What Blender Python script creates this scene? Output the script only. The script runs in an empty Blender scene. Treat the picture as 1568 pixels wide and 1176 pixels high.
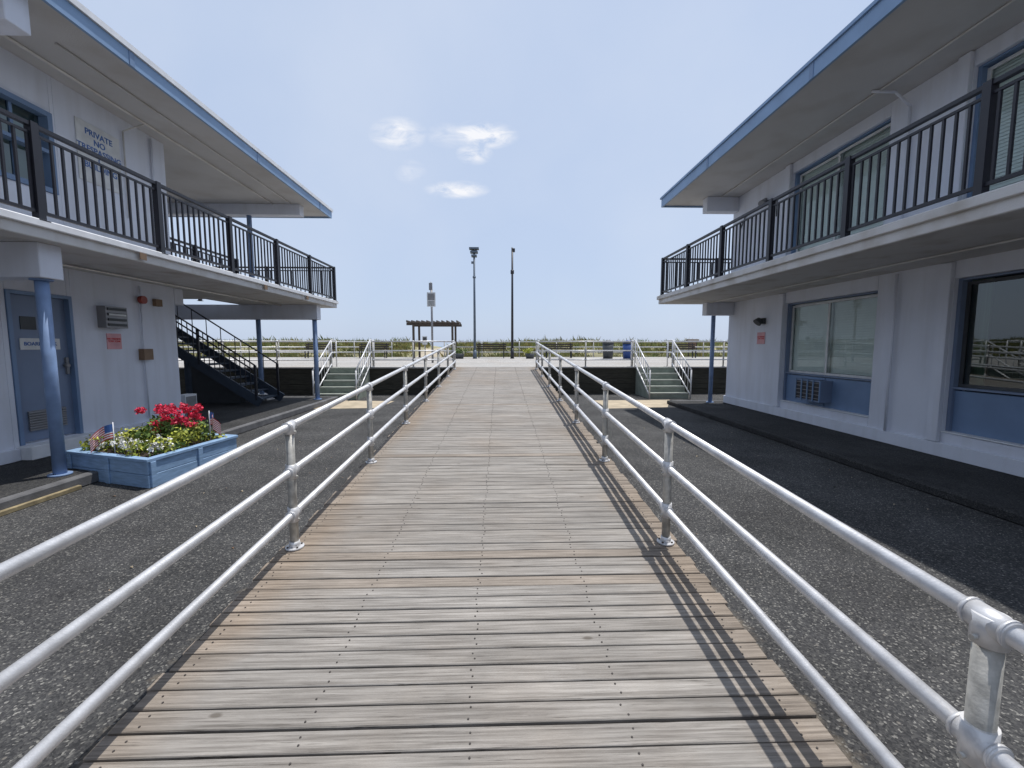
import bpy, math, random
from mathutils import Vector, Matrix
random.seed(7)
scene=bpy.context.scene
COL=scene.collection

# ---------------------------------------------------------------- materials
def new_mat(name):
    m=bpy.data.materials.new(name); m.use_nodes=True
    nt=m.node_tree; b=nt.nodes['Principled BSDF']
    return m,nt,b
def simple(name,col,rough=.6,metal=0,noise=.12,scale=6,bump=0,bscale=60,stretch=None,tint=False,spec=None):
    m,nt,b=new_mat(name); N=nt.nodes; L=nt.links
    b.inputs['Roughness'].default_value=rough; b.inputs['Metallic'].default_value=metal
    if spec is not None: b.inputs['Specular IOR Level'].default_value=spec
    tc=N.new('ShaderNodeTexCoord'); mp=N.new('ShaderNodeMapping')
    if stretch: mp.inputs['Scale'].default_value=stretch
    L.new(tc.outputs['Object'],mp.inputs['Vector'])
    n=N.new('ShaderNodeTexNoise'); n.inputs['Scale'].default_value=scale; n.inputs['Detail'].default_value=6
    L.new(mp.outputs[0],n.inputs['Vector'])
    mr=N.new('ShaderNodeMapRange'); mr.inputs['From Min'].default_value=.3; mr.inputs['From Max'].default_value=.7
    mr.inputs['To Min'].default_value=1-noise; mr.inputs['To Max'].default_value=1+noise
    L.new(n.outputs['Fac'],mr.inputs['Value'])
    vm=N.new('ShaderNodeVectorMath'); vm.operation='SCALE'; vm.inputs[0].default_value=col[:3]
    L.new(mr.outputs[0],vm.inputs['Scale'])
    out=vm.outputs[0]
    if tint:
        at=N.new('ShaderNodeAttribute'); at.attribute_name='Col'
        mu=N.new('ShaderNodeVectorMath'); mu.operation='MULTIPLY'
        L.new(out,mu.inputs[0]); L.new(at.outputs['Color'],mu.inputs[1]); out=mu.outputs[0]
    L.new(out,b.inputs['Base Color'])
    if bump:
        n2=N.new('ShaderNodeTexNoise'); n2.inputs['Scale'].default_value=bscale; n2.inputs['Detail'].default_value=4
        L.new(tc.outputs['Object'],n2.inputs['Vector'])
        bp=N.new('ShaderNodeBump'); bp.inputs['Strength'].default_value=bump; bp.inputs['Distance'].default_value=.01
        L.new(n2.outputs['Fac'],bp.inputs['Height']); L.new(bp.outputs[0],b.inputs['Normal'])
    return m

def grimy(name,col,gcol,amt=.3,**kw):
    m=simple(name,col,.85,noise=.05,scale=1.2,bump=.35,bscale=90)
    nt=m.node_tree; N=nt.nodes; L=nt.links; b=N['Principled BSDF']
    src=b.inputs['Base Color'].links[0].from_socket
    tc=N.new('ShaderNodeTexCoord'); mp=N.new('ShaderNodeMapping'); mp.inputs['Scale'].default_value=kw.get('st',(3,3,.35))
    L.new(tc.outputs['Object'],mp.inputs[0]); n=N.new('ShaderNodeTexNoise'); n.inputs['Scale'].default_value=1.6; n.inputs['Detail'].default_value=8
    L.new(mp.outputs[0],n.inputs['Vector'])
    mr=N.new('ShaderNodeMapRange'); mr.inputs['From Min'].default_value=.48; mr.inputs['From Max'].default_value=.75; mr.inputs['To Max'].default_value=amt
    L.new(n.outputs['Fac'],mr.inputs[0])
    mx=N.new('ShaderNodeMixRGB'); mx.inputs['Color2'].default_value=(*gcol,1)
    L.new(mr.outputs[0],mx.inputs['Fac']); L.new(src,mx.inputs['Color1']); L.new(mx.outputs[0],b.inputs['Base Color'])
    return m
def mat_asphalt(name,base,spk,sandy):
    m,nt,b=new_mat(name); N=nt.nodes; L=nt.links
    b.inputs['Roughness'].default_value=.9; b.inputs['Specular IOR Level'].default_value=.2
    tc=N.new('ShaderNodeTexCoord')
    v=N.new('ShaderNodeTexVoronoi'); v.inputs['Scale'].default_value=105
    L.new(tc.outputs['Object'],v.inputs['Vector'])
    hs=N.new('ShaderNodeSeparateColor'); L.new(v.outputs['Color'],hs.inputs[0])
    r=N.new('ShaderNodeValToRGB'); e=r.color_ramp.elements
    e[0].position=.0; e[0].color=(base*.5,base*.51,base*.54,1); e[1].position=1; e[1].color=(spk,spk*.97,spk*.9,1)
    k=r.color_ramp.elements.new(.62); k.color=(base,base,base*1.02,1)
    k=r.color_ramp.elements.new(.90); k.color=(base*1.4,base*1.39,base*1.34,1)
    L.new(hs.outputs[0],r.inputs[0])
    n=N.new('ShaderNodeTexNoise'); n.inputs['Scale'].default_value=.9; n.inputs['Detail'].default_value=9; n.inputs['Roughness'].default_value=.68
    L.new(tc.outputs['Object'],n.inputs['Vector'])
    mr=N.new('ShaderNodeMapRange'); mr.inputs['From Min'].default_value=.35; mr.inputs['From Max'].default_value=.7; mr.inputs['To Min'].default_value=.7; mr.inputs['To Max'].default_value=1.4
    L.new(n.outputs['Fac'],mr.inputs[0])
    sc=N.new('ShaderNodeVectorMath'); sc.operation='SCALE'; L.new(r.outputs[0],sc.inputs[0]); L.new(mr.outputs[0],sc.inputs['Scale'])
    out=sc.outputs[0]
    v2=N.new('ShaderNodeTexVoronoi'); v2.inputs['Scale'].default_value=11; L.new(tc.outputs['Object'],v2.inputs['Vector'])
    g=N.new('ShaderNodeMapRange'); g.inputs['From Min'].default_value=.10; g.inputs['From Max'].default_value=.06; g.inputs['To Max'].default_value=.5
    L.new(v2.outputs['Distance'],g.inputs[0]); gm=N.new('ShaderNodeMixRGB'); gm.inputs['Color2'].default_value=(spk*1.2,spk*1.1,spk*.95,1)
    L.new(g.outputs[0],gm.inputs['Fac']); L.new(out,gm.inputs['Color1']); out=gm.outputs[0]
    if sandy:
        sp=N.new('ShaderNodeSeparateXYZ'); L.new(tc.outputs['Object'],sp.inputs[0])
        def M(op,a,bb=None):
            q=N.new('ShaderNodeMath'); q.operation=op
            for i,s in enumerate((a,bb)):
                if s is None: continue
                if isinstance(s,(int,float)): q.inputs[i].default_value=s
                else: L.new(s,q.inputs[i])
            return q.outputs[0]
        d=M('ABSOLUTE',M('ADD',sp.outputs['X'],.125))
        n3=N.new('ShaderNodeTexNoise'); n3.inputs['Scale'].default_value=7; n3.inputs['Detail'].default_value=8; n3.inputs['Roughness'].default_value=.75
        L.new(tc.outputs['Object'],n3.inputs['Vector'])
        dd=M('ADD',d,M('MULTIPLY',n3.outputs['Fac'],-.5))
        q=N.new('ShaderNodeMapRange'); q.inputs['From Min'].default_value=1.36; q.inputs['From Max'].default_value=1.22; q.inputs['To Max'].default_value=.75
        L.new(dd,q.inputs[0])
        mx=N.new('ShaderNodeMixRGB'); mx.inputs['Color2'].default_value=(.22,.185,.14,1)
        L.new(q.outputs[0],mx.inputs['Fac']); L.new(out,mx.inputs['Color1']); out=mx.outputs[0]
    L.new(out,b.inputs['Base Color'])
    bp=N.new('ShaderNodeBump'); bp.inputs['Strength'].default_value=.6; bp.inputs['Distance'].default_value=.005
    L.new(v.outputs['Distance'],bp.inputs['Height']); L.new(bp.outputs[0],b.inputs['Normal'])
    return m
def mat_deck(name,c1,c2,crack=True):
    m,nt,b=new_mat(name); N=nt.nodes; L=nt.links
    b.inputs['Roughness'].default_value=.85; b.inputs['Specular IOR Level'].default_value=.25
    tc=N.new('ShaderNodeTexCoord'); at=N.new('ShaderNodeAttribute'); at.attribute_name='Col'
    sp=N.new('ShaderNodeSeparateColor'); L.new(at.outputs['Color'],sp.inputs[0])
    cb=N.new('ShaderNodeCombineXYZ'); 
    mu=N.new('ShaderNodeMath'); mu.operation='MULTIPLY'; mu.inputs[1].default_value=37; L.new(sp.outputs[1],mu.inputs[0]); L.new(mu.outputs[0],cb.inputs['X']); L.new(mu.outputs[0],cb.inputs['Z'])
    ad=N.new('ShaderNodeVectorMath'); ad.operation='ADD'; L.new(tc.outputs['Object'],ad.inputs[0]); L.new(cb.outputs[0],ad.inputs[1])
    def noise(scale,stretch,det=8,ro=.6,src=None):
        mp=N.new('ShaderNodeMapping'); mp.inputs['Scale'].default_value=stretch; L.new(src or ad.outputs[0],mp.inputs[0])
        n=N.new('ShaderNodeTexNoise'); n.inputs['Scale'].default_value=scale; n.inputs['Detail'].default_value=det; n.inputs['Roughness'].default_value=ro
        L.new(mp.outputs[0],n.inputs['Vector']); return n.outputs['Fac']
    def MR(s,a,c,lo,hi):
        q=N.new('ShaderNodeMapRange'); q.inputs['From Min'].default_value=a; q.inputs['From Max'].default_value=c; q.inputs['To Min'].default_value=lo; q.inputs['To Max'].default_value=hi; L.new(s,q.inputs[0]); return q.outputs[0]
    def MATH(op,a,bb):
        q=N.new('ShaderNodeMath'); q.operation=op
        for i,s in enumerate((a,bb)):
            if isinstance(s,(int,float)): q.inputs[i].default_value=s
            else: L.new(s,q.inputs[i])
        return q.outputs[0]
    grain=noise(10,(.22,8,1)); blot=noise(2.4,(.8,2,1)); fine=noise(30,(.10,6,1),5,.7)
    r=N.new('ShaderNodeValToRGB'); e=r.color_ramp.elements
    e[0].position=.30; e[0].color=(*c1,1); e[1].position=.66; e[1].color=(*c2,1)
    L.new(grain,r.inputs[0])
    s1=N.new('ShaderNodeVectorMath'); s1.operation='SCALE'; L.new(r.outputs[0],s1.inputs[0]); L.new(MR(blot,.3,.7,.82,1.14),s1.inputs['Scale'])
    s2=N.new('ShaderNodeVectorMath'); s2.operation='SCALE'; L.new(s1.outputs[0],s2.inputs[0]); L.new(sp.outputs[0],s2.inputs['Scale'])
    out=s2.outputs[0]
    w=noise(.9,(1,1,1),5,.6,tc.outputs['Object']); fac=MR(w,.42,.72,.0,.32)
    if crack:
        xs=N.new('ShaderNodeSeparateXYZ'); L.new(tc.outputs['Object'],xs.inputs[0])
        ed=MR(MATH('ADD',MATH('ABSOLUTE',MATH('ADD',xs.outputs['X'],.125),0),MATH('MULTIPLY',w,.5)),1.30,1.55,0,.5)
        fac=MATH('MINIMUM',MATH('ADD',fac,ed),1)
        fac=MATH('MAXIMUM',fac,sp.outputs[2])
    mx=N.new('ShaderNodeMixRGB'); mx.blend_type='MULTIPLY'; mx.inputs['Color2'].default_value=(.95,.78,.62,1)
    L.new(fac,mx.inputs['Fac']); L.new(out,mx.inputs['Color1']); out=mx.outputs[0]
    if crack:
        m2=N.new('ShaderNodeMixRGB'); m2.inputs['Color2'].default_value=(.05,.042,.036,1)
        L.new(MR(fine,.40,.33,0,.85),m2.inputs['Fac']); L.new(out,m2.inputs['Color1']); out=m2.outputs[0]
        mp=N.new('ShaderNodeMapping'); mp.inputs['Scale'].default_value=(2.2,5,1); L.new(ad.outputs[0],mp.inputs[0])
        v=N.new('ShaderNodeTexVoronoi'); v.inputs['Scale'].default_value=1.0; L.new(mp.outputs[0],v.inputs['Vector'])
        m3=N.new('ShaderNodeMixRGB'); m3.inputs['Color2'].default_value=(.07,.055,.04,1)
        L.new(MR(v.outputs['Distance'],.075,.04,0,.6),m3.inputs['Fac']); L.new(out,m3.inputs['Color1']); out=m3.outputs[0]
    L.new(out,b.inputs['Base Color'])
    bp=N.new('ShaderNodeBump'); bp.inputs['Strength'].default_value=.7; bp.inputs['Distance'].default_value=.006
    L.new(fine,bp.inputs['Height']); L.new(bp.outputs[0],b.inputs['Normal'])
    return m
def mat_glass(name,tint=(.8,.87,.85),ior=1.5):
    m=bpy.data.materials.new(name); m.use_nodes=True; nt=m.node_tree; N=nt.nodes; L=nt.links
    N.clear(); o=N.new('ShaderNodeOutputMaterial'); t=N.new('ShaderNodeBsdfTransparent'); t.inputs[0].default_value=(*tint,1)
    g=N.new('ShaderNodeBsdfGlossy'); g.inputs['Roughness'].default_value=.01; g.inputs['Color'].default_value=(.9,.95,.95,1)
    lw=N.new('ShaderNodeFresnel'); lw.inputs['IOR'].default_value=ior
    mx=N.new('ShaderNodeMixShader'); L.new(lw.outputs[0],mx.inputs[0]); L.new(t.outputs[0],mx.inputs[1]); L.new(g.outputs[0],mx.inputs[2]); L.new(mx.outputs[0],o.inputs[0])
    return m

STUCCO=grimy('stucco_white',(.67,.70,.78),(.42,.42,.43),.30)
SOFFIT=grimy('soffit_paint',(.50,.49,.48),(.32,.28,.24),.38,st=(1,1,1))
SLAB=grimy('concrete_painted',(.60,.59,.58),(.28,.23,.17),.55,st=(1.5,1.5,1.5))
BLUE=simple('blue_paint',(.15,.23,.37),.5,noise=.08,scale=3)
FASCIA=simple('fascia_blue',(.20,.31,.48),.5,noise=.12,scale=2)
COLB=simple('column_blue',(.19,.28,.46),.5,noise=.15,scale=6)
PLANTB=simple('planter_blue',(.24,.37,.55),.6,noise=.2,scale=7,stretch=(1,1,6))
DOORB=simple('door_blue_grey',(.16,.21,.31),.5,noise=.06,scale=3)
WHITE=simple('white_trim',(.70,.71,.73),.6,noise=.08)
BLACK=simple('black_metal',(.013,.013,.02),.45,noise=.1)
PIPE=simple('galvanised_pipe',(.64,.64,.65),.42,metal=.35,noise=.16,scale=14,bump=.08,bscale=120)
POSTM=simple('cast_post',(.42,.41,.38),.55,metal=.35,noise=.28,scale=22,bump=.15,bscale=90)
ASPH=mat_asphalt('asphalt',.058,.22,True)
WALKM=mat_asphalt('asphalt_pavement',.045,.09,False)
KERB=simple('concrete_kerb',(.12,.12,.125),.9,noise=.3,scale=5,bump=.3)
DECK=mat_deck('weathered_boards',(.155,.142,.128),(.36,.34,.315))
BW=mat_deck('boardwalk_boards',(.32,.305,.285),(.44,.43,.41),False)
SKIRT=simple('dark_timber',(.045,.042,.032),.9,noise=.35,scale=4,stretch=(1,1,7))
NAIL=simple('nail',(.04,.033,.03),.6)
SAND=simple('sand',(.36,.31,.23),.95,noise=.2,scale=.6,bump=.4,bscale=8)
DSAND=simple('dune_sand',(.25,.23,.13),.95,noise=.45,scale=.9,bump=.4,bscale=8)
PAD=simple('concrete_pad',(.42,.35,.25),.9,noise=.2,scale=3)
CURBT=simple('timber_edging',(.26,.21,.12),.9,noise=.4,scale=9,stretch=(4,1,1))
STEP=simple('step_concrete',(.24,.27,.23),.9,noise=.18,scale=5)
NOSE=simple('step_nosing',(.45,.46,.42),.8)
STAIRM=simple('stair_steel',(.035,.05,.075),.6)
GRASS=simple('dune_grass',(.27,.28,.12),.8,noise=.2,tint=True)
LEAF=simple('leaf',(.10,.17,.03),.6,noise=.25,scale=20,tint=True)
YLEAF=simple('yellow_leaf',(.42,.45,.06),.6,noise=.2,scale=20,tint=True)
RED=simple('red_petal',(.75,.03,.09),.6,noise=.15,scale=20,tint=True)
WPET=simple('white_petal',(.8,.8,.78),.6,tint=True)
SOIL=simple('soil',(.05,.035,.028),.95,bump=.5)
PINK=simple('pink_notice',(.62,.32,.34),.6)
INK=simple('sign_ink_blue',(.05,.13,.36),.6)
REDINK=simple('sign_ink_red',(.55,.03,.03),.6)
GREY=simple('grey_metal',(.25,.25,.26),.5,metal=.4)
LAMPM=simple('lamp_pole_paint',(.10,.13,.17),.5,metal=.2)
DGREY=simple('dark_grey',(.05,.055,.06),.6)
BROWN=simple('brown_box',(.20,.13,.08),.7)
REDM=simple('red_alarm',(.30,.05,.035),.5)
BLIND=simple('blind_white',(.78,.80,.78),.7,noise=.04)
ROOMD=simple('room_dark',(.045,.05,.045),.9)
CURT=simple('curtain',(.32,.40,.32),.9,noise=.3,scale=1,stretch=(1,22,.3))
GLASS=mat_glass('window_glass',(.90,.96,.94),1.45); GLASSD=mat_glass('window_glass_dark',(.45,.55,.5),1.9)
BINB=simple('bin_blue',(.02,.06,.22),.5)
BRZ=simple('pergola_timber',(.07,.055,.045),.8)
SIGNW=simple('sign_face',(.60,.61,.61),.6)
SEA=simple('sea_water',(.10,.17,.20),.25,noise=.1,scale=.05,bump=.5,bscale=1.2)

# ---------------------------------------------------------------- builders
class MB:
    def __init__(s): s.v=[];s.f=[];s.m=[];s.mi=[];s.sm=[];s.t=[]
    def _mi(s,mat):
        if mat not in s.m: s.m.append(mat)
        return s.m.index(mat)
    def face(s,pts,mat,tint=(1,1,1),smooth=False):
        o=len(s.v); s.v+= [tuple(p) for p in pts]; s.f.append(tuple(range(o,o+len(pts)))); s.mi.append(s._mi(mat)); s.sm.append(smooth); s.t.append(tint)
    def box(s,x0,x1,y0,y1,z0,z1,mat,tint=(1,1,1)):
        if x0>x1:x0,x1=x1,x0
        if y0>y1:y0,y1=y1,y0
        if z0>z1:z0,z1=z1,z0
        s.hexa([(x0,y0,z0),(x1,y0,z0),(x1,y1,z0),(x0,y1,z0),(x0,y0,z1),(x1,y0,z1),(x1,y1,z1),(x0,y1,z1)],mat,tint)
    def hexa(s,p,mat,tint=(1,1,1)):
        o=len(s.v); s.v+=[tuple(q) for q in p]; i=s._mi(mat)
        for f in ((0,3,2,1),(4,5,6,7),(0,1,5,4),(1,2,6,5),(2,3,7,6),(3,0,4,7)):
            s.f.append(tuple(o+k for k in f)); s.mi.append(i); s.sm.append(False); s.t.append(tint)
    def bar(s,p,q,w,h,mat,tint=(1,1,1)):
        p=Vector(p);q=Vector(q);d=(q-p).normalized()
        side=d.cross(Vector((0,0,1)))
        if side.length<1e-4: side=Vector((1,0,0))
        side.normalize(); up=side.cross(d).normalized()
        a=side*w/2; b=up*h/2
        s.hexa([p-a-b,p+a-b,q+a-b,q-a-b,p-a+b,p+a+b,q+a+b,q-a+b],mat,tint)
    def cyl(s,p,q,r,mat,n=12,r2=None,tint=(1,1,1)):
        p=Vector(p);q=Vector(q);d=(q-p).normalized(); r2=r if r2 is None else r2
        a=d.orthogonal().normalized(); b=d.cross(a)
        o=len(s.v); i=s._mi(mat)
        for k in range(n):
            t=2*math.pi*k/n; w=a*math.cos(t)+b*math.sin(t); s.v.append(tuple(p+w*r)); s.v.append(tuple(q+w*r2))
        for k in range(n):
            k2=(k+1)%n; s.f.append((o+2*k,o+2*k2,o+2*k2+1,o+2*k+1)); s.mi.append(i); s.sm.append(True); s.t.append(tint)
        s.f.append(tuple(o+2*k for k in reversed(range(n)))); s.mi.append(i); s.sm.append(False); s.t.append(tint)
        s.f.append(tuple(o+2*k+1 for k in range(n))); s.mi.append(i); s.sm.append(False); s.t.append(tint)
    def tube(s,pts,r,mat,n=10):
        for a,b in zip(pts[:-1],pts[1:]): s.cyl(a,b,r,mat,n)
    def done(s,name,parent=None,bevel=0):
        me=bpy.data.meshes.new(name); me.from_pydata(s.v,[],s.f)
        for m in s.m: me.materials.append(m)
        me.polygons.foreach_set('material_index',s.mi); me.polygons.foreach_set('use_smooth',s.sm)
        ca=me.color_attributes.new('Col','FLOAT_COLOR','CORNER')
        buf=[]
        for f,t in zip(s.f,s.t): buf+= [t[0],t[1],t[2],1.0]*len(f)
        ca.data.foreach_set('color',buf); me.update()
        o=bpy.data.objects.new(name,me); COL.objects.link(o)
        if parent: o.parent=parent
        if bevel:
            b=o.modifiers.new('bevel','BEVEL'); b.width=bevel; b.segments=1; b.limit_method='ANGLE'
        return o
def empty(name,loc=(0,0,0)):
    e=bpy.data.objects.new(name,None); COL.objects.link(e); e.empty_display_size=.3; return e
def text(s,size,loc,rot,mat,name,parent,align='CENTER'):
    c=bpy.data.curves.new(name,'FONT'); c.body=s; c.size=size; c.align_x=align; c.align_y='CENTER'; c.extrude=.0015; c.offset=size*.02
    o=bpy.data.objects.new(name,c); COL.objects.link(o); bpy.context.view_layer.update()
    dg=bpy.context.evaluated_depsgraph_get(); me=bpy.data.meshes.new_from_object(o.evaluated_get(dg)); bpy.data.objects.remove(o)
    ob=bpy.data.objects.new(name,me); COL.objects.link(ob); me.materials.clear(); me.materials.append(mat)
    ob.location=loc; ob.rotation_euler=rot; ob.parent=parent; return ob

# ---------------------------------------------------------------- ground etc.
b=MB(); b.face([(-3000,-3000,-.03),(3000,-3000,-.03),(3000,3000,-.03),(-3000,3000,-.03)],SAND); b.done('ground')
b=MB(); b.face([(-45,-14,0),(45,-14,0),(45,14.7,0),(-45,14.7,0)],ASPH); b.done('asphalt_driveway')
b=MB(); b.face([(-3000,95,.05),(3000,95,.05),(3000,3000,.05),(-3000,3000,.05)],SEA); b.done('sea')
for nm,x0,x1,y1,kx in (('pavement',-14,-4.95,13.1,-4.95),('pavement',4.85,14,12.1,4.85)):
    b=MB(); sgn=1 if kx<0 else -1
    if sgn>0:
        b.box(x0,kx-.12,-8,y1-.12,0,.13,WALKM); b.box(kx-.12,kx,-8,y1,0,.133,KERB); b.box(x0,kx-.12,y1-.12,y1,0,.133,KERB)
    else:
        b.box(kx+.12,x1,-8,y1-.12,0,.10,WALKM); b.box(kx,kx+.12,-8,y1,0,.103,WALKM); b.box(kx+.12,x1,y1-.12,y1,0,.103,KERB)
    b.done(nm,bevel=.015)
b=MB(); b.face([(-5.4,11.3,.004),(-3.3,11.5,.004),(-3.2,12.9,.004),(-5.5,13.2,.004)],PAD); b.done('concrete_pad')
b=MB(); b.face([(2.9,11.2,.004),(4.6,11.4,.004),(5.3,13.0,.004),(2.9,12.9,.004)],PAD); b.done('concrete_pad')
b=MB(); b.box(-4.945,-4.90,3.6,5.0,0,.05,CURBT); b.box(-4.945,-4.90,2.2,3.55,0,.03,CURBT); b.done('timber_edging',bevel=.006)
b=MB()
for _ in range(110):
    sd_=random.choice((-1,1)); x=random.uniform(1.8,4.8)*sd_-.2; y=random.uniform(1.2,12); a=random.uniform(0,6.28); s_=random.uniform(.008,.025)
    ca,sa=math.cos(a)*s_,math.sin(a)*s_; t=random.uniform(.4,1.3)
    b.face([(x-ca,y-sa,.004),(x+sa*.5,y-ca*.5,.012),(x+ca,y+sa,.005),(x-sa*.5,y+ca*.5,.014)],random.choice((PAD,SKIRT,BROWN)),(t,t,t))
b.done('leaf_litter')

# ---------------------------------------------------------------- ramp deck
S=.0615; Z0=.05
def dz(y): return Z0+S*y
XL,XR=-1.55,1.30
root=empty('wooden_ramp')
b=MB(); nb=MB(); y=-1.2; 
while y<14.6:
    w=.0915+random.uniform(-.002,.002); y1=min(y+w,14.62)
    xl=XL+random.uniform(-.02,.012); xr=XR+random.uniform(-.012,.02)
    jz=random.uniform(-.0018,.0018); t=random.gauss(1,.045); g=random.random(); br=.45 if random.random()<.05 else random.uniform(0,.1)
    z0=dz(y)+jz; z1=dz(y1)+jz+random.uniform(-.0015,.0015); sk=random.uniform(-.003,.003)
    b.hexa([(xl,y,z0-.035),(xr,y+sk,z0-.035),(xr,y1+sk,z1-.035),(xl,y1,z1-.035),(xl,y,z0),(xr,y+sk,z0),(xr,y1+sk,z1),(xl,y1,z1)],DECK,(t,g,br))
    for x in (XL+.1,-.78,-.13,.52,XR-.1):
        for fy in (.27,.73):
            xx=x+random.uniform(-.014,.014); yy=y+w*fy+random.uniform(-.006,.006); zz=dz(yy)+jz+.0022
            nb.cyl((xx,yy,zz-.003),(xx,yy,zz+.0008),.0045,NAIL,6)
    y+=w+random.uniform(.006,.011)
b.done('deck_boards',root,bevel=.0035); nb.done('nails',root)
b=MB()
for x in (XL+.04,-.78,-.13,.52,XR-.04):
    b.hexa([(x-.025,.6,.0),(x+.025,.6,.0),(x+.025,14.6,.0),(x-.025,14.6,.0),(x-.025,.6,dz(.6)-.055),(x+.025,.6,dz(.6)-.055),(x+.025,14.6,dz(14.6)-.05),(x-.025,14.6,dz(14.6)-.05)],SKIRT)
b.done('stringers',root)
b=MB(); b.face([(XL+.03,-1.2,.003),(XR-.03,-1.2,.003),(XR-.03,14.6,.003),(XL+.03,14.6,.003)],SOIL); b.done('earth_under_ramp',root)

RH=(.88,.56,.25)
def pipe_rail(name,x,ys):
    r=empty(name); b=MB(); c=MB()
    for h in RH: b.cyl((x,ys[0],dz(ys[0])+h),(x,ys[-1],dz(ys[-1])+h),.0245,PIPE,20)
    for yy in ys:
        z=dz(yy)
        c.cyl((x,yy,z),(x,yy,z+.86),.029,POSTM,18)
        c.cyl((x,yy,z+.0),(x,yy,z+.012),.062,PIPE,20); c.cyl((x,yy,z+.012),(x,yy,z+.05),.038,PIPE,18,.034)
        for h in RH:
            c.cyl((x,yy-.05,z+h-.05*S),(x,yy+.05,z+h+.05*S),.033,PIPE,18)
            c.cyl((x,yy,z+h-.055),(x,yy,z+h+(.02 if h>.8 else .05)),.036,PIPE,18)
            c.cyl((x,yy,z+h-.038),(x+(.046 if x<0 else -.046),yy,z+h-.038),.007,POSTM,8)
            for e in (-.043,.043): c.cyl((x,yy+e-.004,z+h+e*S),(x,yy+e+.004,z+h+e*S),.036,PIPE,18)
        for a in range(4):
            t=a*math.pi/2+.78; c.cyl((x+.048*math.cos(t),yy+.048*math.sin(t),z+.012),(x+.048*math.cos(t),yy+.048*math.sin(t),z+.02),.007,NAIL,6)
    b.done('rails',r); c.done('posts',r)
ys=[-.85,.96,2.97,4.80,6.63,8.46,10.29,12.12,13.95]
pipe_rail('ramp_handrail',-1.47,ys); pipe_rail('ramp_handrail',1.215,ys)

# ---------------------------------------------------------------- boardwalk
BZ=.95
root=empty('boardwalk'); b=MB(); y=14.64
while y<28.2:
    t=random.uniform(.88,1.08); b.box(-70,70,y,y+.14,BZ-.04,BZ,BW,(t,random.random(),1)); y+=.148
b.done('boards',root)
b=MB()
for i in range(5):
    zz=.0+i*.185; b.box(-70,70,14.68+random.uniform(0,.01),14.72,zz,zz+.175,SKIRT)
b.box(-70,70,14.9,15,0,BZ-.05,SKIRT); b.box(-70,70,28.0,28.1,0,BZ-.05,SKIRT)
b.done('skirt_boards',root)
def edge_rail(name,xa,xb,y,z,step=1.83,hs=RH,r=.023):
    b=MB(); 
    for h in hs: b.cyl((xa,y,z+h),(xb,y,z+h),r,PIPE,10)
    n=max(1,round(abs(xb-xa)/step))
    for i in range(n+1):
        x=xa+(xb-xa)*i/n; b.cyl((x,y,z),(x,y,z+hs[0]),r*1.2,POSTM,10); b.cyl((x,y,z),(x,y,z+.015),.06,PIPE,10)
        for h in hs: b.cyl((x-.04,y,z+h),(x+.04,y,z+h),r*1.35,PIPE,10)
    return b.done(name)
for a,c in ((-40,-5.8),(-4.35,-1.6),(1.35,4.65),(6.1,40)): edge_rail('boardwalk_railing',a,c,14.76,BZ)
for a,c in ((-60,-7.0),(-3.6,60)): edge_rail('boardwalk_railing',a,c,27.9,BZ,2.4,(1.0,.66,.33),.028)
def steps(x0,x1):
    r=empty('boardwalk_steps'); b=MB(); n=5; yA,yB=13.25,14.66
    for i in range(n):
        z1=BZ*(i+1)/n; y0=yA+(yB-yA)*i/n
        b.box(x0,x1,y0,y0+(yB-yA)/n if i<n-1 else yB,0,z1,STEP)
        b.box(x0+.01,x1-.01,y0-.012,y0+.03,z1-.03,z1+.004,NOSE)
    b.done('treads',r)
    c=MB()
    for x in (x0-.03,x1+.03):
        pts=lambda t,h:(x,yA-.08+(yB+.1-yA)*t, BZ*t+h)
        for h in (.92,.5,.12): c.cyl(pts(0,h),pts(1,h),.022,PIPE,10)
        for k in range(8):
            t=k/7; big=k in(0,7); c.cyl(pts(t,-.0 if big else .12),pts(t,.92),.024 if big else .010,PIPE,8)
        c.cyl(pts(1,.92),(x,yB+.45,BZ+.92),.022,PIPE,10); c.cyl((x,yB+.45,BZ),(x,yB+.45,BZ+.92),.022,PIPE,10); c.cyl(pts(1,.5),(x,yB+.45,BZ+.5),.022,PIPE,10)
    c.done('handrails',r)
steps(-5.7,-4.45); steps(4.75,6.0)

# ---------------------------------------------------------------- dunes
from mathutils import noise as MN
def dune_h(x,y):
    t=(y-28.4)/7.0
    if t<0: return 0.6
    up=min(1,t); s=up*up*(3-2*up)
    back=max(0,(y-46)/30); back=min(1,back)
    n=MN.noise(Vector((x*.12,y*.12,0)))*.30+MN.noise(Vector((x*.4,y*.4,3)))*.15
    h=.65+s*(1.12+n)
    path=math.exp(-((x+5.3)/1.3)**2); h-=path*.35*s
    return h*(1-back)+ -.05*back
b=MB(); nx,ny=240,34
xs=[-90+180*i/nx for i in range(nx+1)]; yy_=[28.2+50*(j/ny)**1.4 for j in range(ny+1)]
for y in yy_:
    for x in xs: b.v.append((x,y,dune_h(x,y)))
for j in range(ny):
    for i in range(nx):
        o=j*(nx+1)+i; cxx=xs[i]; m_=SAND if abs(cxx+5.3)<1.4 else DSAND
        b.f.append((o,o+1,o+nx+2,o+nx+1)); b.mi.append(b._mi(m_)); b.sm.append(True); b.t.append((1,1,1))
b.done('sand_dune')
b=MB()
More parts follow.
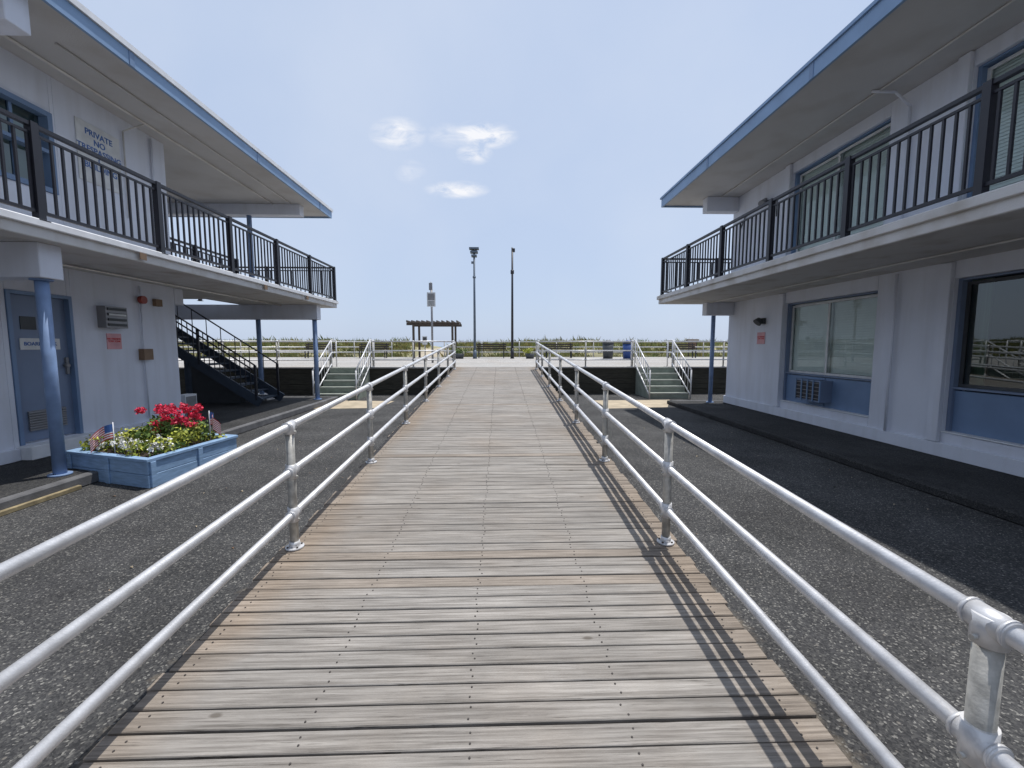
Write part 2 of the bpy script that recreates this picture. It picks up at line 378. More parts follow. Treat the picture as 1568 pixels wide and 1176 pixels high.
for k in range(15000):
    x=random.uniform(-50,50); y=28.6+random.random()**1.2*13
    if abs(x+5.3)<1.1+random.random()*.5: continue
    if MN.noise(Vector((x*.35,y*.5,9)))<-.34: continue
    z=dune_h(x,y)-.03; H=random.uniform(.25,.55)*(1.45 if random.random()<.12 else 1)*(1+.5*MN.noise(Vector((x*.5,y*.3,4)))); t=random.uniform(.5,1.3); yel=random.uniform(.85,1.3)
    for q in range(6):
        a=random.uniform(0,6.283); l=random.uniform(.1,.6)*H; px=x+random.gauss(0,.13); py=y+random.gauss(0,.09); w=.026
        h=H*random.uniform(.5,1.05); ca,sa=math.cos(a),math.sin(a); tt=t*random.uniform(.8,1.2)
        tn=(tt*yel,tt,tt*.8)
        b.face([(px-w,py,z),(px+w,py,z),(px+w*.7+ca*l*.4,py+sa*l*.4,z+h*.6),(px+ca*l,py+sa*l,z+h)],GRASS,tn)
b.done('dune_grass')
b=MB()
def petals(b,c,r,n,s,mat,flat=1.0,dark=.5):
    c=Vector(c)
    for _ in range(n):
        d=Vector((random.gauss(0,1),random.gauss(0,1),random.gauss(0,1))).normalized(); rr=r*random.uniform(.45,1)
        p=c+Vector((d.x*rr,d.y*rr,d.z*rr*flat)); a=(d+Vector((random.gauss(0,.5),random.gauss(0,.5),random.gauss(0,.5)))).normalized()
        u=a.orthogonal().normalized(); u=(Matrix.Rotation(random.uniform(0,6.28),3,a)@u); w=a.cross(u); k=s*random.uniform(.6,1.2)
        t=random.uniform(dark,1.25); b.face([p-u*k,p-w*k*.55,p+u*k,p+w*k*.55],mat,(t,t,t))
for _ in range(120):
    x=random.uniform(-45,45); y=random.uniform(30,36)
    if abs(x+5.3)<2: continue
    petals(b,(x,y,dune_h(x,y)+.15),random.uniform(.3,.65),70,.08,GRASS,.6,.2)
b.done('dune_shrubs')

# ---------------------------------------------------------------- buildings
def wall(b,xa,xb,y0,y1,z0,z1,ops,mat):
    Y=sorted({y0,y1,*[o[0] for o in ops],*[o[1] for o in ops]}); Zs=sorted({z0,z1,*[o[2] for o in ops],*[o[3] for o in ops]})
    for i in range(len(Y)-1):
        run=None
        for j in range(len(Zs)-1):
            cy=(Y[i]+Y[i+1])/2; cz=(Zs[j]+Zs[j+1])/2
            hole=any(o[0]<cy<o[1] and o[2]<cz<o[3] for o in ops)
            if not hole:
                if run is None: run=Zs[j]
                last=Zs[j+1]
            if hole or j==len(Zs)-2:
                if run is not None: b.box(xa,xb,Y[i],Y[i+1],run,last,mat); run=None
def black_rail(b,p,q,z,posts,h=1.02):
    (x0,y0),(x1,y1)=p,q; L=math.hypot(x1-x0,y1-y0); ux,uy=(x1-x0)/L,(y1-y0)/L
    b.bar((x0,y0,z+h-.02),(x1,y1,z+h-.02),.055,.04,BLACK); b.bar((x0,y0,z+.10),(x1,y1,z+.10),.035,.035,BLACK)
    b.bar((x0,y0,z+h-.11),(x1,y1,z+h-.11),.03,.025,BLACK)
    n=int(L/.122)
    for i in range(1,n):
        t=i*L/n; b.box(x0+ux*t-.0115,x0+ux*t+.0115,y0+uy*t-.0115,y0+uy*t+.0115,z+.11,z+h-.11,BLACK)
    for t in posts:
        X,Yy=x0+ux*t,y0+uy*t; b.box(X-.038,X+.038,Yy-.038,Yy+.038,z,z+h+.01,BLACK); b.box(X-.06,X+.06,Yy-.06,Yy+.06,z,z+.012,BLACK)

# ----- LEFT motel building
mot=empty('motel_building'); EY=13.3
b=MB()
opsL=[(5.85,6.72,.32,2.42),(5.78,6.66,3.88,5.02)]
wall(b,-6.75,-6.5,-6,8.8,.0,5.57,opsL,STUCCO)
b.box(-14,-6.75,8.55,8.8,0,5.57,STUCCO)
b.box(-6.498,-6.44,-6,5.8,.133,.30,STUCCO); b.box(-6.498,-6.44,6.77,8.8,.133,.30,STUCCO)
b.box(-6.6,-6.3,5.8,6.77,.133,.315,WHITE)
b.done('walls',mot,bevel=.006)
b=MB()
b.box(-7.3,-4.97,-6,EY,2.83,3.02,SLAB); b.box(-14,-7.3,8.8,10.9,2.83,3.02,SLAB); b.box(-14,-10.4,10.9,EY,2.83,3.02,SLAB)
b.box(-4.97,-4.93,-6,EY+.04,2.95,3.035,WHITE)
b.done('balcony_slab',mot,bevel=.01)
b=MB()
for yj in (3.05,6.15,9.25,11.2): b.box(-4.932,-4.922,yj-.05,yj+.06,2.86,2.948,BROWN)
b.done('rust_stained_brackets',mot)
b=MB()
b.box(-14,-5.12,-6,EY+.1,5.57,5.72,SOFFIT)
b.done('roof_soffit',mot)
b=MB()
b.box(-5.12,-5.08,-6,EY+.14,5.53,5.72,FASCIA); b.box(-14,-5.12,EY+.1,EY+.14,5.53,5.72,FASCIA)
b.box(-14,-5.05,-6,EY+.18,5.722,5.80,WHITE)
for yj in (-2.9,.2,3.3,6.4,9.5,12.6): b.box(-5.08,-5.072,yj-.04,yj+.04,5.528,5.722,BLUE)
b.done('roof_fascia',mot)
b=MB()
for y in (-1.6,5.13):
    b.box(-6.5,-5.14,y-.13,y+.13,2.44,2.828,STUCCO); b.box(-6.5,-5.25,y-.13,y+.13,5.14,5.568,STUCCO)
b.box(-14,-5.14,12.25,12.5,2.42,2.828,STUCCO); b.box(-14,-5.5,12.25,12.5,5.28,5.568,STUCCO)
b.box(-14,-6.5,8.81,9.05,2.5,2.828,STUCCO)
b.done('beams',mot,bevel=.008)
b=MB()
for x,y in ((-5.27,5.13),(-5.27,12.37),(-6.85,12.37),(-5.27,-1.6)):
    b.cyl((x,y,.13),(x,y,2.45),.062,COLB,20); b.cyl((x,y,.13),(x,y,.15),.11,COLB,16); b.cyl((x,y,2.42),(x,y,2.438),.10,COLB,16)
b.cyl((-6.95,12.37,3.02),(-6.95,12.37,5.3),.062,COLB,16)
b.box(-7.15,-6.6,12.15,12.6,.13,.30,SLAB)
b.done('columns',mot)
b=MB(); pl=[EY-.1-k*1.66 for k in range(11)]
black_rail(b,(-4.99,-4.0),(-4.99,EY-.1),3.02,[p+4.0 for p in pl if p>-4])
black_rail(b,(-4.99,EY-.1),(-9.0,EY-.1),3.02,[2,4.0])
black_rail(b,(-7.2,8.9),(-7.2,12.1),3.02,[0,1.6,3.2]); 
b.done('balcony_railing',mot)
b=MB()
b.box(-6.62,-6.56,5.9,6.67,.34,2.37,DOORB)
for (a,c,z0,z1) in ((5.852,5.9,.322,2.418),(6.67,6.718,.322,2.418),(5.9,6.67,2.37,2.418)): b.box(-6.66,-6.485,a,c,z0,z1,BLUE)
for i in range(8): b.hexa([(-6.56,6.03,.5+i*.035),(-6.535,6.03,.485+i*.035),(-6.535,6.54,.485+i*.035),(-6.56,6.54,.5+i*.035),(-6.56,6.03,.522+i*.035),(-6.535,6.03,.507+i*.035),(-6.535,6.54,.507+i*.035),(-6.56,6.54,.522+i*.035)],GREY)
b.box(-6.559,-6.55,6.02,6.55,1.62,1.78,SIGNW); b.box(-6.559,-6.53,6.6,6.64,1.25,1.5,GREY); b.cyl((-6.56,6.6,1.38),(-6.50,6.6,1.38),.028,GREY,14)
b.box(-6.559,-6.552,6.05,6.25,1.9,2.08,DGREY)
for zz in (.5,1.35,2.2): b.cyl((-6.55,5.905,zz-.05),(-6.55,5.905,zz+.05),.012,GREY,8)
b.done('door',mot)
text('BOARDWALK',.07,(-6.548,6.285,1.7),(math.pi/2,0,math.pi/2),INK,'door_lettering',mot)
b=MB()
for (a,c,z0,z1) in ((5.78,5.85,3.88,5.02),(6.59,6.66,3.88,5.02),(5.85,6.59,4.95,5.02),(5.85,6.59,3.88,3.95),(5.85,6.59,4.43,4.48)): b.box(-6.62,-6.47,a+.001,c-.001,z0+.001,z1-.001,BLUE)
b.box(-6.62,-6.58,6.2,6.24,3.95,4.95,BLUE); b.face([(-6.60,5.85,3.95),(-6.60,6.59,3.95),(-6.60,6.59,4.95),(-6.60,5.85,4.95)],GLASSD); b.box(-6.74,-6.72,5.8,6.65,3.9,5.0,BLIND)
b.done('window',mot)
# stair inside open bay
b=MB(); n=16; x0,x1=-6.25,-10.4; zA,zB=.13,3.02
for i in range(n):
    xa=x0+(x1-x0)*i/n; z=zA+(zB-zA)*(i+1)/n; b.box(xa,xa+(x1-x0)/n*1.1,11.05,12.1,z-.045,z,STAIRM)
for y in (11.03,12.12):
    b.bar((x0+.1,y,zA+.08),(x1,y,zB),.05,.24,STAIRM)
    for h in ((.9,.12) if y>12 else (.9,.75,.12)): b.bar((x0,y,zA+.15+h),(x1,y,zB+.02+h),.03,.03,BLACK)
    nbal=34 if y<12 else 12
    for i in range(nbal):
        t=i/(nbal-1); X=x0+(x1-x0)*t; Z=zA+.15+(zB-zA-.13)*t; w=.026 if i%11==0 else .008
        b.box(X-w,X+w,y-w,y+w,Z-(0 if i%11==0 else -.1),Z+.9,BLACK)
b.box(-8.0,-7.9,11.0,11.1,.13,1.3,STAIRM)
b.hexa([(-8.3,11.6,.13),(-7.0,11.6,.13),(-7.0,12.0,.13),(-8.3,12.0,.13),(-8.3,11.6,1.25),(-7.0,11.6,.4),(-7.0,12.0,.4),(-8.3,12.0,1.25)],DGREY)
b.done('staircase',mot)
b=MB()
b.cyl((-6.47,7.95,.35),(-6.47,7.95,2.75),.013,STUCCO,8); b.box(-6.5,-6.40,7.86,8.06,1.42,1.62,BROWN); b.cyl((-6.47,7.95,2.5),(-6.40,7.95,2.5),.07,REDM,16)
b.box(-6.5,-6.43,8.25,8.4,2.42,2.55,BROWN)
b.cyl((-6.47,8.45,3.1),(-6.47,8.45,5.5),.02,STUCCO,8); b.tube([(-6.47,7.85,3.9),(-6.47,7.85,5.35),(-6.2,8.0,5.55)],.013,SLAB,8)
b.cyl((-6.1,-4,2.80),(-6.1,12.2,2.80),.018,SLAB,8); b.cyl((-5.7,6,5.55),(-5.7,12.2,5.55),.014,SLAB,8); b.cyl((-6.2,-4,5.55),(-6.2,12.2,5.55),.02,SLAB,8)
b.done('conduits',mot)
b=MB(); b.box(-6.5,-6.36,7.12,7.52,1.97,2.32,GREY)
for i in range(4): b.box(-6.36,-6.345,7.15,7.49,2.0+i*.085,2.04+i*.085,DGREY)
b.box(-6.36,-6.34,7.16,7.48,2.17,2.20,SIGNW); b.done('wall_vent',mot)
s=empty('wall_notice'); b=MB(); b.box(-6.498,-6.49,7.25,7.52,1.62,1.88,PINK); b.done('board',s); 
text('NO PARKING\nTOW ZONE',.042,(-6.488,7.385,1.77),(math.pi/2,0,math.pi/2),REDINK,'lettering',s)
s=empty('no_trespassing_sign'); b=MB(); b.box(-6.498,-6.485,7.02,7.78,4.26,5.18,SIGNW); b.done('board',s,bevel=.004)
text('PRIVATE\nNO\nTRESPASSING\nC\nBUILDING',.128,(-6.483,7.40,4.78),(math.pi/2,0,math.pi/2),INK,'lettering',s)
b=MB(); b.box(-6.95,-6.75,9.25,9.6,.25,.62,WHITE); b.box(-6.75,-6.74,9.28,9.57,.3,.58,GREY)
for x in(-6.93,-6.79):
    for y in (9.28,9.56): b.box(x,x+.03,y-.015,y+.015,.13,.25,GREY)
b.done('utility_cabinet')

# ----- RIGHT motel building
mot=empty('motel_building')
WX=6.3; opsR=[]
for k in range(4):
    y0,y1=7.0-3.5*k,9.3-3.5*k
    opsR+=[(y0,y1,.45,2.6),(y0,y1,3.12,5.36)]
b=MB()
wall(b,WX,WX+.3,-6,11.6,0,5.57,opsR,STUCCO); b.box(WX+.3,14,11.35,11.6,0,5.57,STUCCO)
b.box(WX-.05,WX-.002,-6,11.62,.103,.30,STUCCO)
for k in range(4):
    y0,y1=7.0-3.5*k,9.3-3.5*k
    for z0,z1 in((.305,2.82),(3.06,5.56)):
        b.box(WX-.06,WX-.002,y1+.002,y1+.16,z0,z1,STUCCO)
    b.box(WX-.02,WX+.10,y0+.001,y1-.001,.452,.47,WHITE)
b.done('walls',mot,bevel=.006)
b=MB(); b.box(4.46,WX+.0,-6,11.95,2.84,3.05,SLAB); b.box(4.42,4.458,-6,11.99,2.96,3.065,SLAB)
b.box(WX,14,11.605,11.95,2.84,3.05,SLAB); b.done('balcony_slab',mot,bevel=.01)
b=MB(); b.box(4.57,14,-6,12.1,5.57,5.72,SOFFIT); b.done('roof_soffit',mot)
b=MB(); b.box(4.53,4.57,-6,12.14,5.53,5.75,FASCIA); b.box(4.57,14,12.1,12.14,5.53,5.75,FASCIA); b.box(4.50,14,-6,12.18,5.752,5.80,FASCIA)
for yj in (-2.9,.2,3.3,6.4,9.5): b.box(4.522,4.53,yj-.04,yj+.04,5.528,5.751,BLUE)
b.done('roof_fascia',mot)
b=MB()
b.box(5.55,WX,11.35,11.6,2.5,2.838,STUCCO); b.box(5.45,WX,11.35,11.6,5.2,5.568,STUCCO)
b.done('beams',mot,bevel=.008)
b=MB(); b.cyl((5.88,11.62,.10),(5.88,11.62,2.5),.055,COLB,20); b.cyl((5.88,11.62,.10),(5.88,11.62,.12),.1,COLB,16); b.done('columns',mot)
b=MB(); pl=[11.85-k*1.57 for k in range(11)]
black_rail(b,(4.52,-3.9),(4.52,11.85),3.065,[p+3.9 for p in pl]); black_rail(b,(4.52,11.85),(7.5,11.85),3.065,[1.5,2.95]); b.done('balcony_railing',mot)
def win(b,y0,y1,zb,zs,zt,blind,upper=False):
    xo=WX+.06
    for a,c,p,q in ((y0+.002,y0+.05,zb,zt),(y1-.05,y1-.002,zb,zt),(y0+.05,y1-.05,zt-.05,zt-.002),(y0+.05,y1-.05,zs-.05,zs)):
        b.box(xo,xo+.14,a,c,p+.021,q-.001,BLUE if upper else DOORB)
    if zs-zb>.1:
        b.box(xo+.04,xo+.10,y0+.05,y1-.05,zb+.022,zs-.051,BLUE)
        b.box(xo+.02,xo+.038,(y0+y1)/2-.02,(y0+y1)/2+.02,zb+.03,zs-.06,BLUE)
    m=(y0+y1)/2
    for k,(a,c) in enumerate(((y0+.05,m+.03),(m-.03,y1-.05))):
        xx=xo+.04+.035*k
        for A,C,P,Q in ((a,a+.045,zs,zt-.05),(c-.045,c,zs,zt-.05),(a+.045,c-.045,zs,zs+.045),(a+.045,c-.045,zt-.095,zt-.05)): b.box(xx,xx+.03,A,C,P+.001,Q-.001,SIGNW if blind else DGREY)
        A,C,P,Q=a+.045,c-.045,zs+.045,zt-.095; G=xx+.014
        b.face([(G,A,P),(G,A,Q),(G,C,Q),(G,C,P)],GLASS if blind else GLASSD)
    if blind:
        z=zs+.05
        while z<zt-.06:
            b.hexa([(xo+.120,y0+.06,z),(xo+.125,y0+.06,z),(xo+.125,y1-.06,z),(xo+.120,y1-.06,z),(xo+.132,y0+.06,z+.043),(xo+.137,y0+.06,z+.043),(xo+.137,y1-.06,z+.043),(xo+.132,y1-.06,z+.043)],BLIND); z+=.046
        b.box(xo+.2,xo+.22,y0,y1,zs-.1,zt,BLIND)
    else:
        b.box(xo+.2,xo+.22,y0,y0+.5,zs,zt,CURT); b.box(xo+.2,xo+.22,y1-.25,y1,zs,zt,CURT)
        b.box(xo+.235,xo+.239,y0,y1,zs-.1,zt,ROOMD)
for k in range(4):
    y0,y1=7.0-3.5*k,9.3-3.5*k
    b=MB(); win(b,y0,y1,.451,1.10,2.598,k!=1); win(b,y0,y1,3.122,3.35,5.358,True,True); b.done('windows',mot)
b=MB(); ya,yb=7.95,8.65
b.box(WX-.12,WX+.1,ya,yb,.58,1.0,DOORB)
b.box(WX-.125,WX-.12,ya+.03,yb-.03,.61,.97,BLACK)
for i in range(5): b.box(WX-.135,WX-.125,ya+.03,yb-.03,.64+i*.075,.65+i*.075,GREY)
for y in (ya,(ya+yb)/2-.015,yb-.03,ya+.18,yb-.2): b.box(WX-.14,WX-.12,y,y+.03,.58,1.0,BLUE)
b.done('air_conditioner',mot)
b=MB()
b.cyl((WX-.05,6.62,.3),(WX-.05,6.62,2.8),.02,STUCCO,8); b.cyl((WX-.05,6.62,3.1),(WX-.05,6.62,5.3),.02,STUCCO,8); b.tube([(WX-.05,6.62,5.3),(WX-.3,6.62,5.5),(WX-.6,6.7,5.55)],.02,STUCCO,8)
b.cyl((5.6,-4,2.82),(5.6,11.3,2.82),.014,SLAB,8); b.cyl((5.8,-4,5.55),(5.8,11.3,5.55),.014,SLAB,8)
b.tube([(WX-.02,9.75,4.6),(WX-.02,9.75,5.0),(WX-.02,10.2,5.08),(WX-.02,11.0,4.95),(WX-.02,11.2,4.7)],.012,DGREY,8)
b.box(WX-.05,WX-.002,10.15,10.3,5.02,5.14,GREY); b.cyl((WX-.06,10.15,5.06),(WX-.2,10.05,4.98),.05,GREY,14,.07)
b.box(WX-.08,WX-.002,9.95,10.15,2.2,2.33,DGREY); b.cyl((WX-.08,10.05,2.3),(WX-.16,10.05,2.22),.07,DGREY,14,.1)
b.done('conduits_and_lights',mot)
s=empty('wall_notice'); b=MB(); b.box(WX-.012,WX-.003,9.95,10.25,1.72,2.0,PINK); b.done('board',s)
text('NO PARKING\nTOW ZONE',.045,(WX-.013,10.1,1.87),(math.pi/2,0,-math.pi/2),REDINK,'lettering',s)

# ---------------------------------------------------------------- planter
root=empty('flower_planter'); P=[(-5.5,5.45),(-4.12,4.98),(-3.92,6.35),(-5.3,6.75)]
cx=sum(p[0] for p in P)/4; cy=sum(p[1] for p in P)/4
b=MB()
def inset(p,d): 
    v=Vector((cx-p[0],cy-p[1])); v.normalize(); return (p[0]+v.x*d,p[1]+v.y*d)
Q=[inset(p,.07) for p in P]; R=[inset(p,-.02) for p in P]; T=[inset(p,.12) for p in P]
for i in range(4):
    j=(i+1)%4
    for z0,z1,o in ((.0,.155,0),(.160,.31,.004)):
        a,c,a2,c2=inset(P[i],o),inset(P[j],o),Q[i],Q[j]
        b.hexa([(*a,z0),(*c,z0),(*c2,z0),(*a2,z0),(*a,z1),(*c,z1),(*c2,z1),(*a2,z1)],PLANTB)
    b.hexa([(*R[i],.312),(*R[j],.312),(*T[j],.312),(*T[i],.312),(*R[i],.35),(*R[j],.35),(*T[j],.35),(*T[i],.35)],PLANTB)
    a=Vector(P[i]);c=Vector(P[j]);d=(c-a).normalized();nrm=Vector((d.y,-d.x))
    for t in ((.02,.5) if i in (0,1) else (.02,)):
        m=a+(c-a)*t; e=m+d*.07
        q=[m,e,e+nrm*.018,m+nrm*.018]; b.hexa([(*k,.0) for k in q]+[(*k,.311) for k in q],PLANTB)
b.face([(*p,.27) for p in Q],SOIL)
b.done('box',root,bevel=.004)
def inp(u,v):
    a=Vector(Q[0]).lerp(Vector(Q[1]),u); c=Vector(Q[3]).lerp(Vector(Q[2]),u); return a.lerp(c,v)
b=MB()
for _ in range(70):
    p=inp(random.uniform(.05,.95),random.uniform(.05,.95)); petals(b,(p.x,p.y,random.uniform(.33,.42)),.11,34,.028,LEAF if random.random()<.6 else YLEAF,.7)
for _ in range(26):
    p=inp(random.uniform(.15,.8),random.uniform(.35,.95)); petals(b,(p.x,p.y,random.uniform(.42,.58)),.12,50,.035,LEAF)
for _ in range(30):
    p=inp(random.choice((random.uniform(.0,.5),random.uniform(.7,1))),random.uniform(.0,.7)); petals(b,(p.x,p.y,random.uniform(.36,.52)),.10,40,.026,YLEAF)
b.done('foliage',root)
b=MB()
for _ in range(46):
    p=inp(random.uniform(.2,.82),random.uniform(.45,.95)); h=.68+random.uniform(-.16,.12); petals(b,(p.x,p.y,h),.06,52,.022,RED,.8)
for _ in range(46):
    p=inp(random.uniform(.02,.98),random.uniform(.02,.4)); petals(b,(p.x,p.y,random.uniform(.39,.50)),.04,24,.018,WPET)
b.done('blooms',root)
def flag(x,y,z,ang):
    r=empty('small_flag'); b=MB(); b.cyl((x,y,.3),(x,y,z+.22),.006,WHITE,8)
    ca,sa=math.cos(ang),math.sin(ang); W,H=.27,.18; n=13; m=8
    for i in range(n):
        for j in range(m):
            def pt(u,v):
                d=u*W*.8; wv=.03*math.sin(u*8); dr=-.16*u*u
                return (x+ca*d-sa*wv,y+sa*d+ca*wv,z+.2-v*H+dr)
            u0,u1=j/m,(j+1)/m; v0,v1=i/n,(i+1)/n
            mat=INK if (i<7 and j<3) else (REDINK if i%2==0 else WPET)
            b.face([pt(u0,v1),pt(u1,v1),pt(u1,v0),pt(u0,v0)],mat)
    b.done('stick_and_cloth',r)
flag(-4.85,5.4,.50,-2.6); flag(-4.2,6.2,.52,-.5)

# ---------------------------------------------------------------- boardwalk furniture
def bench(x,y,face=1):
    r=empty('park_bench'); b=MB()
    for i in range(4): b.box(x-.9,x+.9,y-.2+i*.11,y-.11+i*.11,BZ+.43,BZ+.46,BRZ)
    for i in range(3): b.bar((x-.9,y+face*(.24+i*.03),BZ+.56+i*.13),(x+.9,y+face*(.24+i*.03),BZ+.56+i*.13),.025,.09,BRZ)
    b.done('seat_and_back',r); c=MB()
    for X in (x-.75,x+.75):
        c.box(X-.025,X+.025,y-.2,y-.15,BZ,BZ+.43,BLACK); c.bar((X,y+face*.2,BZ),(X,y+face*.32,BZ+.9),.05,.05,BLACK); c.box(X-.025,X+.025,y-.2,y+.22,BZ+.39,BZ+.43,BLACK); c.box(X-.025,X+.025,y-.22,y+.25,BZ+.62,BZ+.65,BLACK)
    c.done('frame',r)
for x,y in ((-.5,25.8),(3.6,25.8),(-7.6,25.8),(-10.8,25.8),(11.2,25.8)): bench(x,y)
r=empty('pergola'); b=MB(); px,py=-3.95,25.5
for X in (px-1.15,px+1.15):
    for Yy in (py,py+1.8): b.box(X-.06,X+.06,Yy-.06,Yy+.06,BZ,BZ+2.0,BRZ)
b.done('posts',r); b=MB()
for Yy in (py,py+1.8): b.box(px-1.55,px+1.55,Yy-.04,Yy+.04,BZ+1.95,BZ+2.1,BRZ)
for i in range(11):
    X=px-1.45+i*.29; b.box(X-.025,X+.025,py-.45,py+2.2,BZ+2.1,BZ+2.22,BRZ)
b.done('rafters',r)
r=empty('street_lamp'); b=MB(); x,y=-1.42,24.5
b.cyl((x,y,BZ),(x,y,BZ+.5),.12,LAMPM,16,.09); b.cyl((x,y,BZ+.5),(x,y,7.05),.075,LAMPM,14,.05); b.box(x-.16,x+.16,y-.04,y+.04,7.0,7.06,LAMPM)
for zz in (7.08,6.88,6.68): b.box(x-.27+abs(zz-7.08)*.3,x+.27-abs(zz-7.08)*.3,y-.2,y+.2,zz,zz+.09,LAMPM)
b.cyl((x,y,5.5),(x,y,5.6),.09,LAMPM,12); b.box(x-.16,x-.05,y-.05,y+.05,6.3,6.42,LAMPM); b.done('pole_and_head',r)
r=empty('flag_pole'); b=MB(); x,y=.73,24.5
b.cyl((x,y,BZ),(x,y,BZ+.6),.11,BLACK,16,.085); b.cyl((x,y,BZ+.6),(x,y,7.2),.075,BLACK,14,.05); b.cyl((x,y,5.75),(x,y,5.95),.10,BLACK,12); b.box(x-.05,x+.15,y-.05,y+.05,6.95,7.15,BLACK); b.done('pole',r)
r=empty('information_sign'); b=MB(); x,y=-2.9,18.5
b.cyl((x,y,BZ),(x,y,4.15),.045,GREY,12); b.box(x-.19,x+.17,y-.06,y-.04,3.35,3.95,SIGNW); b.box(x-.15,x+.13,y-.064,y-.06,3.62,3.9,GREY)
for i in range(4): b.box(x-.14,x+.12,y-.064,y-.06,3.40+i*.05,3.42+i*.05,DGREY)
b.box(x-.10,x+.04,y-.05,y+.02,4.05,4.35,GREY); b.cyl((x-.02,y,4.15),(x-.02,y,4.4),.02,GREY,8); b.done('post_and_panel',r)
r=empty('notice_sign'); b=MB(); x,y=-4.0,23.0
b.cyl((x,y,BZ),(x,y,2.2),.03,GREY,8); b.box(x-.13,x+.13,y-.05,y-.03,1.75,2.2,SIGNW); b.box(x-.10,x+.10,y-.054,y-.05,1.95,2.15,DGREY); b.done('post_and_panel',r)
def bin_(x,y,mat):
    r=empty('litter_bin'); b=MB(); b.cyl((x,y,BZ),(x,y,BZ+.85),.27,mat,20,.31); b.cyl((x,y,BZ+.85),(x,y,BZ+.92),.33,DGREY,20); b.cyl((x,y,BZ+.92),(x,y,BZ+1.06),.30,mat,20,.12); b.done('body',r)
bin_(7.3,24,BINB); bin_(6.2,24.2,DGREY)
def pot(x,y,mat):
    r=empty('potted_shrub'); b=MB(); b.cyl((x,y,BZ),(x,y,BZ+.30),.22,DGREY,16,.28); b.done('pot',r); b=MB()
    for _ in range(8): petals(b,(x+random.gauss(0,.15),y+random.gauss(0,.12),BZ+.42+random.uniform(-.08,.1)),.15,34,.05,mat)
    b.done('foliage',r)
for x,y,m in ((-2.3,24.5,LEAF),(1.75,24.5,YLEAF)): pot(x,y,m)
r=empty('information_board'); b=MB(); x,y=13.2,28.8
for X in (x-.3,x+.24): b.box(X,X+.06,y-.03,y+.03,.3,2.0,BRZ)
b.box(x-.24,x+.24,y-.03,y+.03,1.5,2.0,BROWN); b.hexa([(x-.4,y-.2,2.0),(x+.4,y-.2,2.0),(x+.4,y+.2,2.0),(x-.4,y+.2,2.0),(x-.4,y-.02,2.15),(x+.4,y-.02,2.15),(x+.4,y+.02,2.15),(x-.4,y+.02,2.15)],BRZ); b.done('board_and_roof',r)

# ---------------------------------------------------------------- light + sky
sd=Vector((.215,.20,1)).normalized(); elev=math.asin(sd.z); azi=math.atan2(sd.x,sd.y)
l=bpy.data.lights.new('sun','SUN'); l.energy=4.2; l.angle=math.radians(.5); l.color=(1,.965,.92)
o=bpy.data.objects.new('sun',l); COL.objects.link(o); o.rotation_euler=(-sd).to_track_quat('-Z','Y').to_euler()
w=bpy.data.worlds.new('World'); scene.world=w; w.use_nodes=True; nt=w.node_tree; N=nt.nodes; L=nt.links
bg=N['Background']; sky=N.new('ShaderNodeTexSky'); sky.sky_type='NISHITA'; sky.sun_disc=False; sky.sun_elevation=elev; sky.sun_rotation=azi
sky.dust_density=1.5; sky.air_density=1.0; sky.ozone_density=1.5
bg.inputs['Strength'].default_value=.13
def M(op,a,b_=None,c=None):
    q=N.new('ShaderNodeMath'); q.operation=op
    for i,s in enumerate((a,b_,c)):
        if s is None: continue
        if isinstance(s,(int,float)): q.inputs[i].default_value=s
        else: L.new(s,q.inputs[i])
    return q.outputs[0]
tc=N.new('ShaderNodeTexCoord'); sp=N.new('ShaderNodeSeparateXYZ'); L.new(tc.outputs['Generated'],sp.inputs[0])
yy=M('MAXIMUM',sp.outputs['Y'],.01); U=M('DIVIDE',sp.outputs['X'],yy); V=M('DIVIDE',sp.outputs['Z'],yy)
cb=N.new('ShaderNodeCombineXYZ'); L.new(U,cb.inputs[0]); L.new(V,cb.inputs[1])
ns=N.new('ShaderNodeTexNoise'); ns.inputs['Scale'].default_value=26; ns.inputs['Detail'].default_value=10; ns.inputs['Roughness'].default_value=.6; ns.inputs['Distortion'].default_value=.6
mp=N.new('ShaderNodeMapping'); mp.inputs['Scale'].default_value=(.6,1.5,1); L.new(cb.outputs[0],mp.inputs[0]); L.new(mp.outputs[0],ns.inputs['Vector'])
mask=None
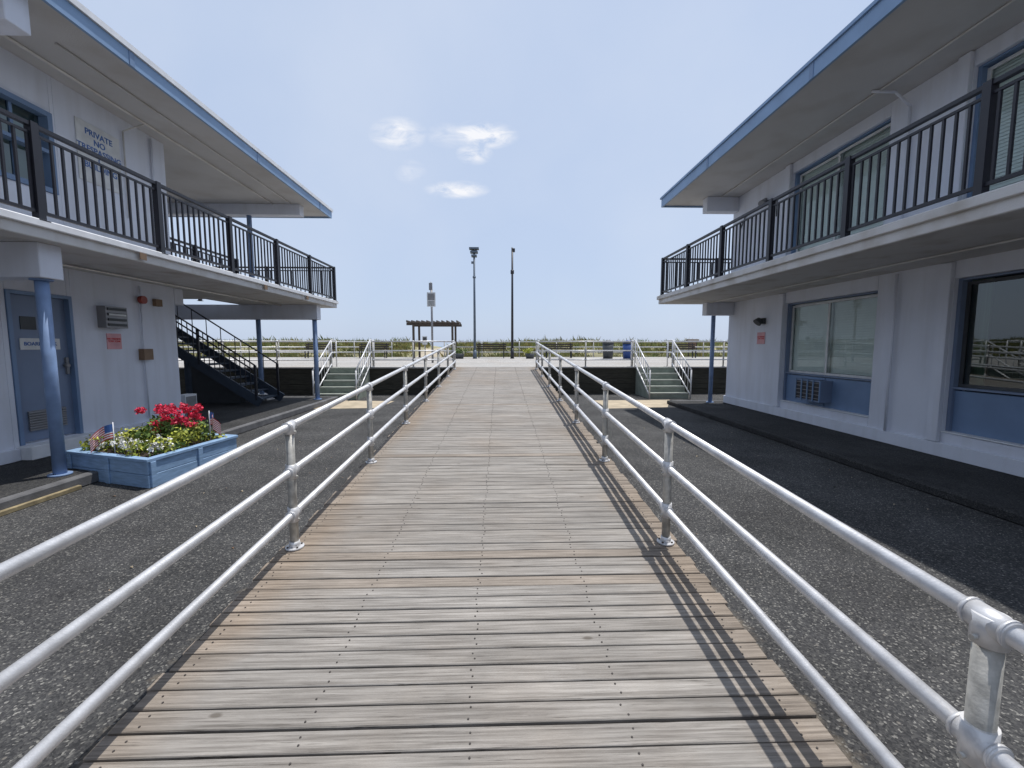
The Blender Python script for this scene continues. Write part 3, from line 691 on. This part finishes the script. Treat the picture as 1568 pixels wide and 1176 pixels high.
for (cu,cv,wu,wv,st) in ((-.035,.472,.085,.034,1.1),(-.225,.472,.07,.040,.85),(-.095,.353,.08,.022,.95),(-.055,.432,.045,.028,.85),(-.20,.39,.04,.03,.4),(-.11,.47,.06,.03,.5)):
    d=M('ADD',M('POWER',M('ABSOLUTE',M('DIVIDE',M('SUBTRACT',U,cu),wu)),2),M('POWER',M('ABSOLUTE',M('DIVIDE',M('SUBTRACT',V,cv),wv)),2))
    e=M('MULTIPLY',M('MAXIMUM',M('SUBTRACT',1,d),0),st); mask=e if mask is None else M('MAXIMUM',mask,e)
nz=M('MULTIPLY',M('MAXIMUM',M('SUBTRACT',ns.outputs['Fac'],.36),0),4.8)
cl=M('MINIMUM',M('MULTIPLY',M('POWER',mask,1.3),nz),1)
hz=N.new('ShaderNodeMixRGB'); hz.inputs['Fac'].default_value=.82; hz.inputs['Color2'].default_value=(4.35,5.2,6.8,1)
L.new(sky.outputs[0],hz.inputs['Color1'])
n2=N.new('ShaderNodeTexNoise'); n2.inputs['Scale'].default_value=2.2; n2.inputs['Detail'].default_value=6; L.new(tc.outputs['Generated'],n2.inputs['Vector'])
h2=N.new('ShaderNodeMixRGB'); h2.inputs['Color2'].default_value=(5.6,6.1,7.0,1); L.new(M('MULTIPLY',M('MAXIMUM',M('SUBTRACT',n2.outputs['Fac'],.4),0),1.1),h2.inputs['Fac']); L.new(hz.outputs[0],h2.inputs['Color1'])
mx=N.new('ShaderNodeMixRGB'); mx.inputs['Color2'].default_value=(7.5,7.5,7.7,1)
L.new(M('MULTIPLY',cl,.9),mx.inputs['Fac']); L.new(h2.outputs[0],mx.inputs['Color1']); L.new(mx.outputs[0],bg.inputs['Color'])

# ---------------------------------------------------------------- camera
cam=bpy.data.cameras.new('camera'); cam.sensor_width=36; cam.lens=36*650/1568; cam.clip_end=6000; cam.clip_start=.02
co=bpy.data.objects.new('camera',cam); COL.objects.link(co); co.location=(0,0,1.67)
co.rotation_euler=(math.radians(90-5.1),0,math.radians(-1.67)); scene.camera=co
scene.view_settings.view_transform='Standard'; scene.view_settings.look='None'; scene.view_settings.exposure=0
